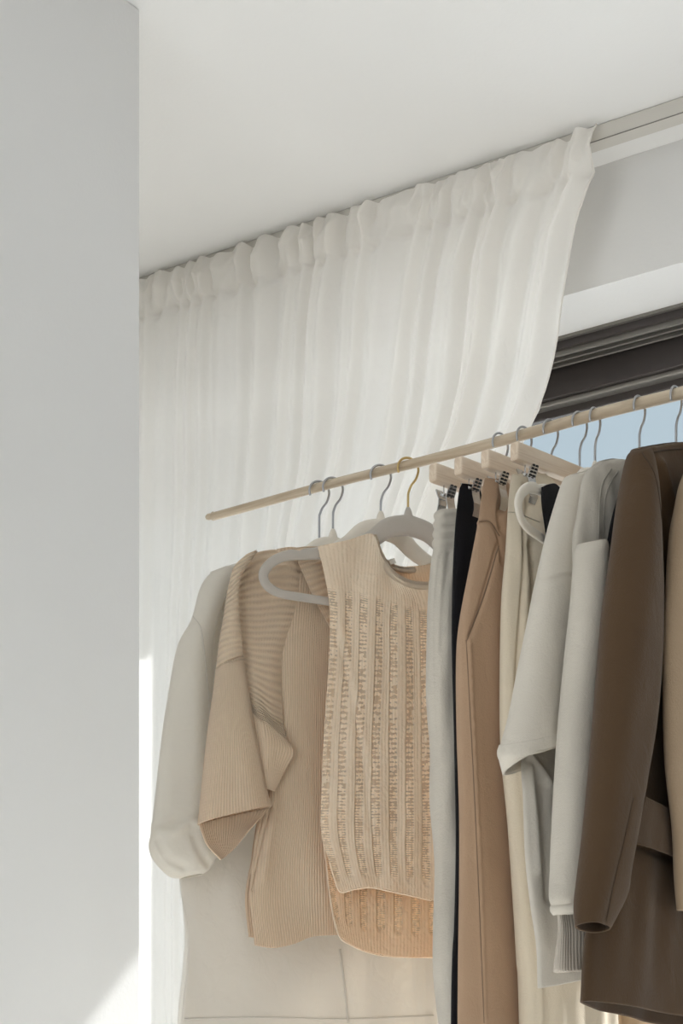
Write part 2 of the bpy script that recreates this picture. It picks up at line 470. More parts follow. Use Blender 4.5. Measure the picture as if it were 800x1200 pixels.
SURF = {}
def finish(name, V, faces, uv, mat, parent, plane, creases, seams, thick, seam_m, label=None, cap=False):
    """creases: [(px path, width, depth)] pressed in the surface; seams: px paths sewn on it as thin ridges"""
    V = V.copy()
    nw = np.array(plane.nw)
    for path, wdt, dep in creases or []:
        hits = crease_pts(V, faces, path)
        if len(hits) < 2: continue
        P = arclen_resample(np.array([h[0] for h in hits]), 80) if len(hits) > 2 else np.array([h[0] for h in hits])
        D2 = np.full(len(V), 1e9)
        for p in P:
            D2 = np.minimum(D2, ((V - p) ** 2).sum(1))
        V += nw[None, :] * (-dep * np.exp(-D2 / (wdt ** 2)))[:, None]
    o = mesh_obj(name, V, faces, mat, parent, uvs=uv, label=label)
    if thick:
        md = o.modifiers.new('cloth_thickness', 'SOLIDIFY'); md.thickness = thick; md.offset = -1
    for path, rad in seams or []:
        hits = crease_pts(V, faces, path)
        if len(hits) < 3: continue
        pts = np.array([h[0] - h[2] * rad * 0.5 for h in hits])
        tube('seam', pts, rad, seam_m or mat, o, seg=6, n=40)
    SURF[name] = (V, faces)
    return o

def loft(name, rows, plane, mat, parent, b=0.02, n=160, seg=96, amp=0.002, lu=0.06, lv=0.25, seed=1,
         creases=None, seams=None, thick=0.0, seam_m=None, power=1.0, label=None, rolls=None, capped=True, d0=0.0, dip=0.0):
    """closed hanging tube of cloth. rows: (xl, yl, xr, yr[, half thickness]) silhouettes on the garment's plane"""
    R = np.array([list(r) + ([b] if len(r) == 4 else []) for r in rows], float)
    R = catmull(R, n)
    xl, yl, xr, yr, bb = R.T
    xm = (xl + xr) / 2
    r, f = plane.rf(xm, d0)
    q = (xm - 400) / F
    vd = np.stack([q, np.ones_like(q)], -1); vd /= np.linalg.norm(vd, axis=1)[:, None]
    cosp = vd @ plane.d; sinp = np.abs(vd @ plane.n)
    e = np.abs(xr - xl) / 2 * f / F
    bb = np.minimum(bb, e / np.maximum(cosp, 1e-3) * 0.9)
    a = np.sqrt(np.maximum(e ** 2 - (bb * cosp) ** 2, 1e-8)) / sinp
    th = np.linspace(0, 2 * math.pi, seg, endpoint=False)
    ca, sa = np.cos(th), np.sin(th)
    ca = np.sign(ca) * np.abs(ca) ** power; sa = np.sign(sa) * np.abs(sa) ** power
    Rr = r[:, None] + a[:, None] * ca * plane.d[0] + bb[:, None] * sa * plane.n[0]
    Ff = f[:, None] + a[:, None] * ca * plane.d[1] + bb[:, None] * sa * plane.n[1]
    fl = f - a * plane.d[1]; fr = f + a * plane.d[1]
    hl = (1440 - yl) / F * fl; hr = (1440 - yr) / F * fr
    t = (1 + ca) / 2
    H = hl[:, None] * (1 - t) + hr[:, None] * t
    H = H + dip * sa[None, :] * np.clip((np.linspace(0, 1, n)[:, None] - 0.75) / 0.25, 0, 1)
    per = 4 * np.mean(a) * 0.5 + 2 * np.mean(bb)
    U = np.tile((th / (2 * math.pi)) * per * 2, (n, 1))
    W = np.tile(((hl[0] + hr[0]) / 2 - (hl + hr) / 2)[:, None], (1, seg))
    env = np.minimum(1, e / 0.03)[:, None]
    disp = wrinkle(np.cos(th)[None, :] * a[:, None] + 0.35 * np.sin(th)[None, :] * bb[:, None], W, seed, amp, lu, lv) * env
    if rolls:
        for y0, y1, amp_r, cnt in rolls:
            ym = (yl + yr) / 2
            k = np.clip((ym - y0) / (y1 - y0), 0, 1)
            disp = disp + (amp_r * np.abs(np.sin(math.pi * cnt * k)) * ((k > 0) & (k < 1)))[:, None]
    nx, ny = ca * plane.d[0] * 0.6 + sa * plane.n[0], ca * plane.d[1] * 0.6 + sa * plane.n[1]
    Rr = Rr + disp * nx[None, :]; Ff = Ff + disp * ny[None, :]
    V = world_pt(Rr, Ff, H).reshape(-1, 3)
    uv = np.stack([U, W], -1).reshape(-1, 2)
    faces = grid_faces(n, seg, True)
    if capped:
        faces.append(tuple(range(seg)))
    return finish(name, V, faces, uv, mat, parent, plane, creases, seams, thick, seam_m, label)

def sheet(name, net, plane, mat, parent, nr=150, nc=90, amp=0.002, lu=0.06, lv=0.25, seed=1, bulge=0.0,
          creases=None, seams=None, thick=0.002, seam_m=None, label=None, d0=0.0, linear=False, uvscale=None, ragged=0.0):
    """an open panel of cloth; net: rows of (x, y[, d]) control points on the plane"""
    Nn = np.array([[list(p) + ([0.0] if len(p) == 2 else []) for p in row] for row in net], float)
    m, k, _ = Nn.shape
    A = np.stack([catmull(Nn[:, j], nr) for j in range(k)], 1)
    if linear:
        t = np.linspace(0, k - 1, nc); i = np.minimum(t.astype(int), k - 2); u = (t - i)[None, :, None]
        G = A[:, i] * (1 - u) + A[:, i + 1] * u
    else:
        G = np.stack([catmull(A[i], nc) for i in range(nr)], 0)
    tu = np.linspace(0, 1, nc)[None, :]; tv = np.linspace(0, 1, nr)[:, None]
    D = G[..., 2] + d0 + bulge * np.sin(math.pi * tu) ** 0.7 * (0.4 + 0.6 * np.sin(math.pi * np.clip(tv * 1.1, 0, 1)))
    P0 = plane.at(G[..., 0], G[..., 1], d0)
    wid = np.linalg.norm(np.diff(P0, axis=1), axis=2).sum(1).mean()
    hei = np.linalg.norm(np.diff(P0, axis=0), axis=2).sum(0).mean()
    U = tu * wid + 0 * tv; W = tv * hei + 0 * tu
    D = D + wrinkle(U, W, seed, amp, lu, lv)
    if ragged:
        rng = np.random.RandomState(seed + 5)
        G[:, 0, 0] += rng.normal(0, ragged, nr); G[-1, :, 1] += rng.normal(0, ragged, nc)
    V = plane.at(G[..., 0], G[..., 1], D).reshape(-1, 3)
    uv = np.stack([U, W], -1).reshape(-1, 2)
    return finish(name, V, grid_faces(nr, nc, False), uv, mat, parent, plane, creases, seams, thick, seam_m, label)

# ================================================================== THE ROOM
CEIL = 2.60
YW = 3.21                # inner face of the window wall
XL = -2.05               # face of the left wall
YE = 2.41                # the left wall's free end
HEAD = 2.397             # window lintel

box('ceiling', (-3.6, -2.8, CEIL), (2.8, 3.60, CEIL + 0.2), 'ceiling', kind='structure')
box('floor', (-3.6, -2.8, -0.12), (2.8, 3.60, 0.0), 'floor', kind='structure')
box('wall_left', (-3.6, -2.8, 0.0), (XL, YE, CEIL), 'wall', kind='structure', bevel=0.004)
box('terrace', (-40, 3.62, -0.30), (40, 60, -0.16), 'terrace', kind='structure')
# slim unseen post added outside the glass to keep sun off the curtain
box('shade_post', (-2.42, 3.75, -0.16), (-2.22, 3.80, 3.2), 'wall', kind='structure', bevel=0.01)
box('wall_alcove', (-3.6, YE, 0.0), (-3.35, YW, CEIL), 'wall', kind='structure')
# window wall: pier behind the curtain, lintel, right pier
box('wall_back', (-3.6, YW, 0.0), (WX0, 3.60, CEIL), 'wall', kind='structure')
box('wall_lintel', (WX0, YW, HEAD), (WX1, 3.60, CEIL), 'wall', kind='structure')
box('wall_back_right', (WX1, YW, 0.0), (2.8, 3.60, CEIL), 'wall', kind='structure')
# plain right wall, rear wall with an opening added for light
def holed_wall(name, axis, at0, at1, lo, hi, o0, o1, z0, z1):
    vs, fs = [], []
    def add(a, b, c, d):
        lo3 = (at0, a, c) if axis == 'x' else (a, at0, c)
        hi3 = (at1, b, d) if axis == 'x' else (b, at1, d)
        v, f = box_data(lo3, hi3)
        k = len(vs); vs.extend(v); fs.extend([tuple(i + k for i in q) for q in f])
    add(lo, o0, 0, CEIL); add(o1, hi, 0, CEIL); add(o0, o1, 0, z0); add(o0, o1, z1, CEIL)
    o = mesh_obj(name, vs, fs, 'wall', None, smooth=False); o['kind'] = 'structure'
box('wall_right', (2.55, -2.55, 0.0), (2.75, YW, CEIL), 'wall', kind='structure')
holed_wall('wall_rear', 'y', -2.75, -2.55, -2.05, 2.75, -1.88, 0.18, 0.07, 2.48)

# window_1: the wide dark frame with its head profile, sills and glass
win = bpy.data.objects.new('window_1', None); COL.objects.link(win); win['kind'] = 'structure'
win.location = (WX0, 3.36, 0)
Z = lambda h: h + CAMZ
def wbox(name, y0, y1, z0, z1, mat, x0=WX0, x1=WX1, bev=0.0):
    return box(name, (x0, y0, z0), (x1, y1, z1), mat, win, bevel=bev)
wbox('frame_lip', 3.350, 3.372, Z(1.5915), Z(1.600), 'frame_edge')
wbox('head_profile', 3.358, 3.55, Z(1.578), Z(1.5965), 'frame')
for yy in (3.366, 3.386, 3.408):
    wbox('track_fin', yy, yy + 0.005, Z(1.569), Z(1.580), 'frame_edge', bev=0.001)
wbox('sash_head', 3.425, 3.50, Z(1.523), Z(1.5785), 'frame', bev=0.0015)
wbox('glazing_bead', 3.435, 3.462, Z(1.514), Z(1.5235), 'frame_edge', bev=0.003)
wbox('drip_bead', 3.456, 3.50, Z(1.500), Z(1.5215), 'frame', bev=0.002)
wbox('frame_side', 3.36, 3.50, 0.06, Z(1.58), 'frame', WX0, WX0 + 0.05)
wbox('frame_side', 3.36, 3.50, 0.06, Z(1.58), 'frame', WX1 - 0.05, WX1)
wbox('frame_foot', 3.36, 3.50, 0.0, 0.07, 'frame')
wbox('mullion', 3.40, 3.50, 0.07, Z(1.515), 'frame', -0.24, -0.16)
wbox('pane', 3.472, 3.480, 0.06, Z(1.515), 'glass', WX0 + 0.04, -0.23)
wbox('pane', 3.472, 3.480, 0.06, Z(1.515), 'glass', -0.17, WX1 - 0.04)

def small_window(name, lo, hi, axis):
    w = bpy.data.objects.new(name, None); COL.objects.link(w); w['kind'] = 'structure'
    t = 0.05
    if axis == 'y':
        (a, z0), (b, z1), y = lo, hi, -2.70
        w.location = (a, y, z0)
        for (p, q) in (((a, y, z0), (b, y + .05, z0 + t)), ((a, y, z1 - t), (b, y + .05, z1)), ((a, y, z0 + t), (a + t, y + .05, z1 - t)),
                       ((b - t, y, z0 + t), (b, y + .05, z1 - t)), (((a + b) / 2 - .03, y, z0 + t), ((a + b) / 2 + .03, y + .05, z1 - t))):
            box('frame', p, q, 'frame', w)
    else:
        (a, z0), (b, z1), x = lo, hi, 2.65
        w.location = (x, a, z0)
        for (p, q) in (((x, a, z0), (x + .05, b, z0 + t)), ((x, a, z1 - t), (x + .05, b, z1)), ((x, a, z0 + t), (x + .05, a + t, z1 - t)),
                       ((x, b - t, z0 + t), (x + .05, b, z1 - t))):
            box('frame', p, q, 'frame', w)
small_window('added_window', (-1.88, 0.07), (0.18, 2.48), 'y')  # unseen window, added so light enters from behind the camera

# ================================================================== CURTAIN TRACK AND CURTAIN
tr = thing('curtain_track', 'slim pale curtain track fixed along the ceiling above the window', 'curtain track', (-1.0, 3.10, CEIL))
box('rail', (-3.2, 3.088, CEIL - 0.026), (2.2, 3.120, CEIL - 0.0005), 'track', tr, bevel=0.0015)
box('rail_groove', (-3.2, 3.0872, CEIL - 0.0268), (2.2, 3.0885, CEIL - 0.0255), 'frame_edge', tr)

def build_curtain():
    root = thing('curtain', 'sheer white curtain gathered on the track, drawn aside beside the window', 'curtain', (-2.3, 3.09, 0.02))
    nu, nv = 900, 300
    u = np.linspace(0, 1, nu)
    vtop = CEIL - 0.004
    vv = np.concatenate([np.linspace(0, 0.11, 70), np.linspace(0.11, vtop - 0.03, nv - 69)[1:]])
    Ug, Vg = np.meshgrid(u, vv)
    x0, x1 = -3.10, -1.658
    rng = np.random.RandomState(3)
    X = x0 + (x1 - x0) * Ug
    right = np.clip((X + 2.75) / (x1 + 2.75), 0, 1)
    # the right part swings to the left on its way down
    drop = Vg
    edge = []                                    # the free edge of the curtain, top to bottom, as the photograph shows it
    for ex, ey in ((701, 158), (697, 185), (692, 208), (674, 262), (660, 347), (649, 415), (632, 475)):
        q = (ex - 400) / F
        fz = 3.085 / (q * s35 + c35)
        edge.append((vtop - (CAMZ + (1440 - ey) / F * fz), fz * (q * c35 - s35)))
    dz = [max(0.0, p[0]) for p in edge] + [0.55, 0.80, 1.2, 2.6]
    dx = [x1 - p[1] for p in edge] + [x1 - edge[-1][1] + 0.075, x1 - edge[-1][1] + 0.19, x1 - edge[-1][1] + 0.27, x1 - edge[-1][1] + 0.30]
    sw = 1.05 * np.interp(drop, dz, dx)
    X = X - sw * np.clip(right, 0, 1) ** 1.6
    L = (x1 - x0) * Ug
    # pleats: irregular wavelengths by warping the phase
    ph = 2 * math.pi * L / 0.040 + 2.2 * np.sin(2 * math.pi * L / 0.31 + 0.5) + 1.1 * np.sin(2 * math.pi * L / 0.13 + 2)
    ph2 = 2 * math.pi * L / 0.083 + 1.6 * np.sin(2 * math.pi * L / 0.47 + 1.5) + 0.5 * np.sin(Vg * 2.2)
    amp = 0.0035 + 0.0085 * right
    below = 0.55 + 0.45 * np.clip((Vg - 0.06) / 0.10, 0, 1)
    fold = 1.2 * amp * (np.sin(ph) * (0.75 - 0.3 * np.clip(Vg / 1.2, 0, 1)) + 0.9 * np.sin(ph2 + 0.25 * np.sin(3 * Vg)) )
    # header: a ruffled pocket pushed together on the rail
    hd = np.clip(1 - np.abs(Vg - 0.032) / 0.036, 0, 1) ** 0.6
    ruff = 0.010 * np.sin(ph * 0.95 + 0.8 * np.sin(Vg * 60 + 31 * L)) + 0.006 * np.sin(ph * 1.7 + Vg * 50 + 1.2 * np.sin(23 * L)) + 0.004 * np.sin(ph2 * 1.31 + Vg * 60)
    pinch = np.exp(-((Vg - 0.072 - 0.004 * np.sin(ph2)) / 0.010) ** 2)
    Y = 3.078 - fold * below - (0.010 + ruff) * hd + 0.006 * pinch - 0.010 * np.sin(ph) * pinch * 0.5
    X = X + 0.0025 * hd * np.sin(ph * 0.9 + Vg * 70) + 0.004 * np.sin(Vg * 14 + ph2 * 0.3) * below * np.exp(-Vg / 0.6)
    top = 0.005 * np.abs(np.sin(ph * 0.475 + 0.8)) + 0.003 * np.sin(ph2 * 1.1) - 0.004
    Zc = vtop - 0.006 - Vg + top * np.exp(-Vg / 0.02)
    # a slight lift of the last fold's free edge
    Y = Y - 0.010 * np.exp(-((Ug - 1.0) / 0.02) ** 2)
    V = np.stack([X, Y, Zc], -1).reshape(-1, 3)
    uv = np.stack([L * 2.2, Vg], -1).reshape(-1, 2)
    mesh_obj('cloth', V, grid_faces(len(vv), nu, False), 'curtain', root, uvs=uv)
    # rolled side hem on the free edge
    E = np.stack([X[:, -1], Y[:, -1] - 0.001, Zc[:, -1]], -1)
    tube('side_hem', E[::6], 0.0016, 'curtain', root, seg=6, n=120)
build_curtain()

# ================================================================== THE ROD
def rod_world(px, dz=0.0):
    r, f = rod_pt(px); return world_pt(r, f, 1.0 + dz)
rod_root = thing('clothes_rod', 'pale round wooden clothes rod hanging level across the window', 'clothes rod', tuple(rod_world(243)))
pts = [rod_world(p, 0.0012 * math.sin(p * 0.02)) for p in (249, 300, 400, 500, 600, 700, 800, 900, 1050, 1300)]
tube('rod', pts, [0.0056, 0.0058, 0.0060, 0.0063, 0.0068, 0.0073, 0.0076, 0.0078, 0.008, 0.008], 'rod', rod_root, seg=20, n=120)
a0, a1 = rod_world(242), rod_world(250)
tube('end_knob', [a0, a0 + (a1 - a0) * .25, a0 + (a1 - a0) * .55, a0 + (a1 - a0) * .8, a1], [0.0030, 0.0044, 0.0044, 0.0030, 0.0056], 'rod', rod_root, seg=16, n=20)
for i, p in enumerate((880, 1240)):
    w = rod_world(p)
    cd = thing('hanging_cord', 'linen cord tied round the clothes rod, %s one' % ('nearer the wall' if i == 0 else 'farther from the wall'), 'cord', tuple(w), 'cords that carry the rod')
    tube('cord', [w + np.array([0, 0, 0.009]), w + np.array([0, 0, 0.2]), np.array([w[0], w[1], CEIL])], 0.0022, 'cord', cd, seg=8, n=20)
    ring = [w + np.array([0.002 * k / 6, 0.0102 * math.cos(k / 12 * 2 * math.pi), 0.0102 * math.sin(k / 12 * 2 * math.pi)]) for k in range(13)]
    tube('loop', ring, 0.0022, 'cord', cd, seg=8, n=40)

# ================================================================== HANGERS
def hook_pts(pl, stem=-0.062, R=0.0145, lean=0.0):
    r0 = 0.0072
    zc = r0 + 0.0016 - R
    P = []
    for a in np.linspace(205, -20, 12):
        P.append((R * math.cos(math.radians(a)), zc + R * math.sin(math.radians(a))))
    P += [(0.0105, zc - 0.013), (0.0045, zc - 0.021), (0.0012, zc - 0.029), (0.0, zc - 0.036), (0.0 + lean, stem)]
    P = np.array(P)
    return pl.sz(P[:, 0], P[:, 1])

def velvet_hanger(pl, label, mat, hook, group=None, drop=-0.058, half=0.205, stem_tip=0):
    root = thing('velvet_hanger', label, 'clothes hanger', tuple(pl.sz(0, drop)), group)
    tube('hook', hook_pts(pl, drop), 0.00155, hook, root, seg=10, n=70)
    nw = np.array(pl.nw)
    # right half outline centre line and half widths, mirrored
    k = half / 0.205
    C = [(0.0, -0.0130, .0135), (0.028, -0.0200, .0128), (0.052, -0.0380, .0112), (0.080, -0.0520, .0095), (0.112, -0.0610, .0082), (0.140, -0.0665, .0072),
         (0.150, -0.0690, .0058), (0.160, -0.0695, .0068), (0.176, -0.0745, .0064), (0.191, -0.0850, .0064), (0.199, -0.0990, .0064), (0.193, -0.1130, .0060), (0.176, -0.1205, .0056),
         (0.150, -0.1225, .0054), (0.10, -0.1245, .0054), (0.05, -0.1250, .0054), (0.0, -0.1250, .0054)]
    C = np.array(C); C[:, 0] *= k
    full = np.vstack([C, C[::-1][1:] * np.array([-1, 1, 1])])
    P = pl.sz(full[:, 0], full[:, 1] + drop)
    tube('frame', P, full[:, 2], mat, root, seg=14, n=220, flat=(nw, 0.48), caps=False)
    tube('neck', pl.sz([0, 0, 0, 0], [drop + 0.010, drop + 0.006, drop + 0.0, drop - 0.012]), [0.0022, 0.0042, 0.0060, 0.0095], mat, root, seg=12, n=16, flat=(nw, 0.7))
    return root

def clip(pl, s, z, parent, flip=1):
    """spring clip: two jaws with toothed plates, a hinge spring and the wire loop"""
    c = thing('clip', '', '', tuple(pl.sz(s, z)))
    del c['label']; del c['category']
    c.parent = parent; c.location = Vector(pl.sz(s, z)) - parent.location
    w = 0.0070
    def plate(name, pts, hw, mat, th=0.0007):
        # pts: (d, z) profile extruded along s
        pts = np.array(pts, float); V = []; n = len(pts)
        T = np.gradient(pts, axis=0); T /= np.linalg.norm(T, axis=1)[:, None]; Nn = np.stack([-T[:, 1], T[:, 0]], -1) * th
        hw = np.broadcast_to(hw, (n,))
        for side in (1, -1):
            for e_ in (-1, 1):
                for i in range(n):
                    q = pts[i] + Nn[i] * side
                    V.append(pl.sz(s + e_ * hw[i], z + q[1], q[0]))
        V = np.array(V).reshape(4, n, 3)
        Vv = V.reshape(-1, 3); Fs = []
        def strip(a, b):
            for i in range(n - 1): Fs.append((a * n + i, b * n + i, b * n + i + 1, a * n + i + 1))
        strip(0, 1); strip(1, 3); strip(3, 2); strip(2, 0)
        Fs.append((0, n, 3 * n, 2 * n)); Fs.append((n - 1, 2 * n - 1, 4 * n - 1, 3 * n - 1))
        return mesh_obj(name, Vv, Fs, mat, c, smooth=False)
    for sg in (1, -1):
        plate('jaw', [(sg * .0125, .010), (sg * .0090, .003), (sg * .0062, -.003), (sg * .0070, -.010), (sg * .0096, -.020), (sg * .0094, -.028), (sg * .0062, -.035)],
              [w * .8, w, w, w, w, w, w * .85], 'chrome')
        # punched teeth: little dark ridges on the outer face
        for r_ in range(4):
            for q in (-1, 1):
                zz = .009 - r_ * .0036
                v, f = box_data((-0.0016, -0.0006, -0.0011), (0.0016, 0.0006, 0.0011))
                V = [pl.sz(s + q * .0030 + a[0], z + zz + a[2], sg * (.0125 - (0.010 - zz) * 0.44 + .0009) + a[1]) for a in v]
                mesh_obj('tooth', V, f, 'black_plastic', c, smooth=False)
    tube('spring', pl.sz([s - w * 1.15, s + w * 1.15], [z + .000, z + .000]), 0.0030, 'chrome', c, seg=12, n=6)
    tube('rubber_pad', pl.sz([s - w * .8, s + w * .8], [z - .033, z - .033], -0.0045), 0.0016, 'black_plastic', c, seg=8, n=4)
    return c

def trouser_hanger(pl, label, group, half=0.125, top=-0.060, hook='hook', clip_s=0.100, tilt=0.0):
    root = thing('trouser_hanger', label, 'clothes hanger', tuple(pl.sz(0, top)), group)
    tube('hook', hook_pts(pl, top), 0.0015, hook, root, seg=10, n=70)
    # wooden bar: rounded rectangular beam, ends eased
    n = 40; seg = 28
    ss = np.concatenate([-half + np.array([0, .0006, .0018, .0035]), np.linspace(-half + .006, half - .006, n), half - np.array([.0035, .0018, .0006, 0])])
    infl = np.concatenate([[.80, .90, .965, .99], np.ones(n), [.99, .965, .90, .80]])
    th = np.linspace(0, 2 * math.pi, seg, endpoint=False)
    def sq(a, p=0.32): return np.sign(a) * np.abs(a) ** p
    hz, hd = 0.0112, 0.0068
    V = []; uv = []
    for s_, k in zip(ss, infl):
        dd = hd * (sq(np.cos(th)) - (1 - k) * np.sign(np.cos(th))); zz = hz * (sq(np.sin(th)) - (1 - k) * .6 * np.sign(np.sin(th)))
        for j in range(seg):
            r = pl.O[0] + s_ * pl.d[0] + dd[j] * pl.n[0]; f = pl.O[1] + s_ * pl.d[1] + dd[j] * pl.n[1]
            V.append(world_pt(r, f, 1.0 + top - hz + zz[j] + tilt * s_)); uv.append((s_ + 0.3 * abs(tilt), j / seg * .05))
    F_ = grid_faces(len(ss), seg, True); F_.append(tuple(range(seg))[::-1]); F_.append(tuple((len(ss) - 1) * seg + j for j in range(seg)))
    mesh_obj('bar', np.array(V), F_, 'bar', root, uvs=uv)
    cz = top - 2 * hz - 0.012
    for s_ in (-clip_s, clip_s):
        cl = clip(pl, s_, cz, root)
        z1 = top - 2 * hz + 0.006 + tilt * s_
        ring = [(s_ - .0045, cz + .002), (s_ - .0042, cz + .012), (s_ - .0012, cz + .019), (s_, z1), (s_ + .0012, cz + .019), (s_ + .0042, cz + .012), (s_ + .0045, cz + .002)]
        a = np.array(ring)
        tube('wire_loop', pl.sz(a[:, 0], a[:, 1]), 0.0009, 'chrome', cl, seg=8, n=40)
    return root

# planes of the things on the rod, left to right
PX = Plane(374, 66)      # bare hanger behind the shirt
PA = Plane(390, 67)      # thin white long shirt
PB = Plane(446, 70)      # ribbed cardigan
PD = Plane(478, 70)      # ladder knit vest
PE = Plane(586, 46)
PF = Plane(614, 45)
PG = Plane(645, 45)
PH = Plane(679, 45)
PI = Plane(697, 33)      # black strap top on ivory hanger
PJ = Plane(749, 36)
PK = Plane(792, 36)
PN = Plane(818, 36)
PL = Plane(838, 36)
PM = Plane(884, 36)

velvet_hanger(PX, 'bare ivory velvet hanger behind the thin white shirt, only its straight steel wire in view', 'velvet_white', 'hook', drop=-0.100, half=0.10)
velvet_hanger(PA, 'ivory velvet hanger under the thin white long shirt, left of the cardigan hanger', 'velvet_white', 'hook', drop=-0.070, half=0.165)
velvet_hanger(PB, 'ivory velvet hanger inside the beige ribbed cardigan, its arch seen behind the vest', 'velvet_white', 'hook', drop=-0.062, half=0.180)
velvet_hanger(PD, 'grey velvet hanger with gold hook and rounded end, holding the ladder-knit vest', 'velvet_grey', 'brass', drop=-0.066)
G_T = 'wooden clip hangers on the rod'
trouser_hanger(PE, 'wooden clip hanger holding the light grey jersey trousers, leftmost and lowest bar', G_T)
trouser_hanger(PF, 'wooden clip hanger holding the black trousers, second bar from the left', G_T)
trouser_hanger(PG, 'wooden clip hanger holding the tan trousers, third bar from the left', G_T)
trouser_hanger(PH, 'wooden clip hanger holding the cream trousers, rightmost and highest bar', G_T)
velvet_hanger(PI, 'ivory velvet hanger with rounded end sticking out beside the cream trousers', 'velvet_white', 'hook', drop=-0.066)
velvet_hanger(PJ, 'ivory velvet hanger inside the short-sleeved cream sweatshirt', 'velvet_white', 'hook', drop=-0.092, half=0.15)
velvet_hanger(PK, 'ivory velvet hanger inside the long-sleeved oat sweatshirt', 'velvet_white', 'hook', drop=-0.092, half=0.15)
velvet_hanger(PL, 'ivory velvet hanger inside the brown jacket', 'velvet_white', 'hook', drop=-0.092, half=0.15)
velvet_hanger(PM, 'ivory velvet hanger inside the beige coat at the right edge', 'velvet_white', 'hook', drop=-0.092, half=0.15)

# ================================================================== GARMENTS
def garment(name, label, cat, pl, z=-0.2):
    return thing(name, label, cat, tuple(pl.sz(0, z)))

# ---- A: thin white long shirt with puffed cuff
g = garment('white_shirt', 'thin see-through white long shirt with a puffed cuff, leftmost garment', 'shirt', PA)
sheet('body_back', [[(250, 672), (300, 655), (370, 648), (420, 655), (500, 690)],
                    [(243, 760), (300, 760), (370, 760), (430, 760), (510, 770)],
                    [(236, 900), (290, 900), (370, 900), (440, 900), (520, 900)],
                    [(212, 1010), (280, 1010), (370, 1010), (440, 1010), (525, 1010)],
                    [(216, 1100), (290, 1105), (370, 1108), (440, 1108), (530, 1105)],
                    [(208, 1195), (290, 1197), (370, 1194), (440, 1192), (530, 1190)],
                    [(206, 1290), (290, 1290), (370, 1290), (440, 1290), (530, 1290)]], PA, 'blouse', g, amp=0.004, lu=0.12, lv=0.4, seed=4, d0=-0.012, thick=0.0006)
sheet('body_front', [[(246, 670), (300, 654), (370, 648), (420, 655), (500, 690)],
                     [(240, 760), (300, 760), (370, 760), (430, 760), (510, 770)],
                     [(228, 900), (290, 900), (370, 900), (440, 900), (520, 900)],
                     [(210, 1020), (280, 1010), (370, 1010), (440, 1010), (525, 1010)],
                     [(220, 1100), (290, 1105), (370, 1108), (440, 1108), (530, 1105)],
                     [(212, 1200), (290, 1200), (370, 1200), (440, 1200), (530, 1200)],
                     [(208, 1290), (290, 1290), (370, 1290), (440, 1290), (530, 1290)]], PA, 'blouse', g, amp=0.003, lu=0.12, lv=0.4, seed=9, d0=-0.008, bulge=0.006, thick=0.0006,
      seams=[([(398, 1112), (403, 1150), (408, 1199)], 0.0016), ([(216, 1194), (300, 1192), (400, 1194), (508, 1190)], 0.0012)], seam_m='blouse_seam')
loft('sleeve', [(262, 664, 275, 664, .006), (246, 672, 276, 668, .010), (234, 690, 268, 690, .016), (224, 725, 258, 720, .018), (206, 760, 250, 762, .020), (194, 830, 252, 830, .021),
                (186, 900, 256, 900, .022), (180, 950, 258, 948, .024), (177, 975, 256, 965, .026), (174, 992, 258, 985, .030), (180, 1008, 256, 1003, .030), (198, 1026, 246, 1018, .024), (212, 1029, 238, 1025, .016)],
     PA, 'blouse_sleeve', g, n=150, seg=110, amp=0.0022, lu=0.07, lv=0.5, seed=2, d0=0.018, thick=0.0006, capped=False,
     creases=[([(178, 968), (200, 962), (232, 957), (256, 946)], 0.006, 0.004), ([(184, 975), (205, 975), (222, 962), (240, 968)], 0.007, -0.006),
              ([(186, 985), (196, 1005), (215, 1015)], 0.006, 0.004), ([(228, 980), (236, 1000), (245, 1012)], 0.006, 0.004)],
     seams=[([(226, 722), (236, 740), (243, 800), (247, 860)], 0.0007)], seam_m='blouse_seam')

# ---- B: beige ribbed cardigan
g = garment('knit_cardigan', 'beige knitted cardigan with ribbed shoulder, wide sleeve and side slit', 'cardigan', PB)
sheet('body_back', [[(290, 662), (340, 652), (383, 648), (430, 655), (450, 670)],
                    [(300, 760), (340, 760), (380, 760), (420, 760), (450, 760)],
                    [(306, 900), (340, 900), (380, 900), (420, 900), (450, 900)],
                    [(295, 1000), (330, 1000), (370, 1000), (410, 1000), (440, 1000)],
                    [(287, 1050), (330, 1060), (365, 1060), (400, 1060), (430, 1050)],
                    [(291, 1098), (325, 1102), (355, 1096), (390, 1090), (425, 1088)]], PB, 'knit', g, amp=0.002, lu=0.1, seed=12, d0=-0.020, thick=0.002)
sheet('body_front', [[(285, 655), (318, 645), (352, 645), (372, 690), (386, 735), (398, 760)],
                     [(292, 760), (320, 760), (345, 760), (368, 770), (385, 780), (400, 790)],
                     [(306, 860), (326, 860), (346, 860), (366, 860), (388, 862), (405, 865)],
                     [(305, 940), (325, 940), (346, 940), (366, 940), (388, 940), (405, 940)],
                     [(297, 1000), (318, 1005), (340, 1005), (364, 1005), (388, 1003), (405, 1000)],
                     [(293, 1050), (315, 1056), (340, 1056), (364, 1052), (390, 1050), (405, 1048)],
                     [(298, 1108), (320, 1111), (345, 1106), (365, 1098), (390, 1096), (405, 1096)]], PB, 'knit', g, nc=110, nr=190, amp=0.0022, lu=0.09, seed=5, d0=0.0, bulge=0.009, thick=0.002,
      creases=[([(318, 945), (305, 1000), (296, 1042)], 0.003, 0.004), ([(311, 945), (300, 1000), (292, 1035)], 0.002, 0.003),
               ([(322, 870), (318, 960), (308, 1030)], 0.006, -0.003)],
      seams=[([(300, 1043), (340, 1047), (380, 1044)], 0.0006)], seam_m='knit_seam')
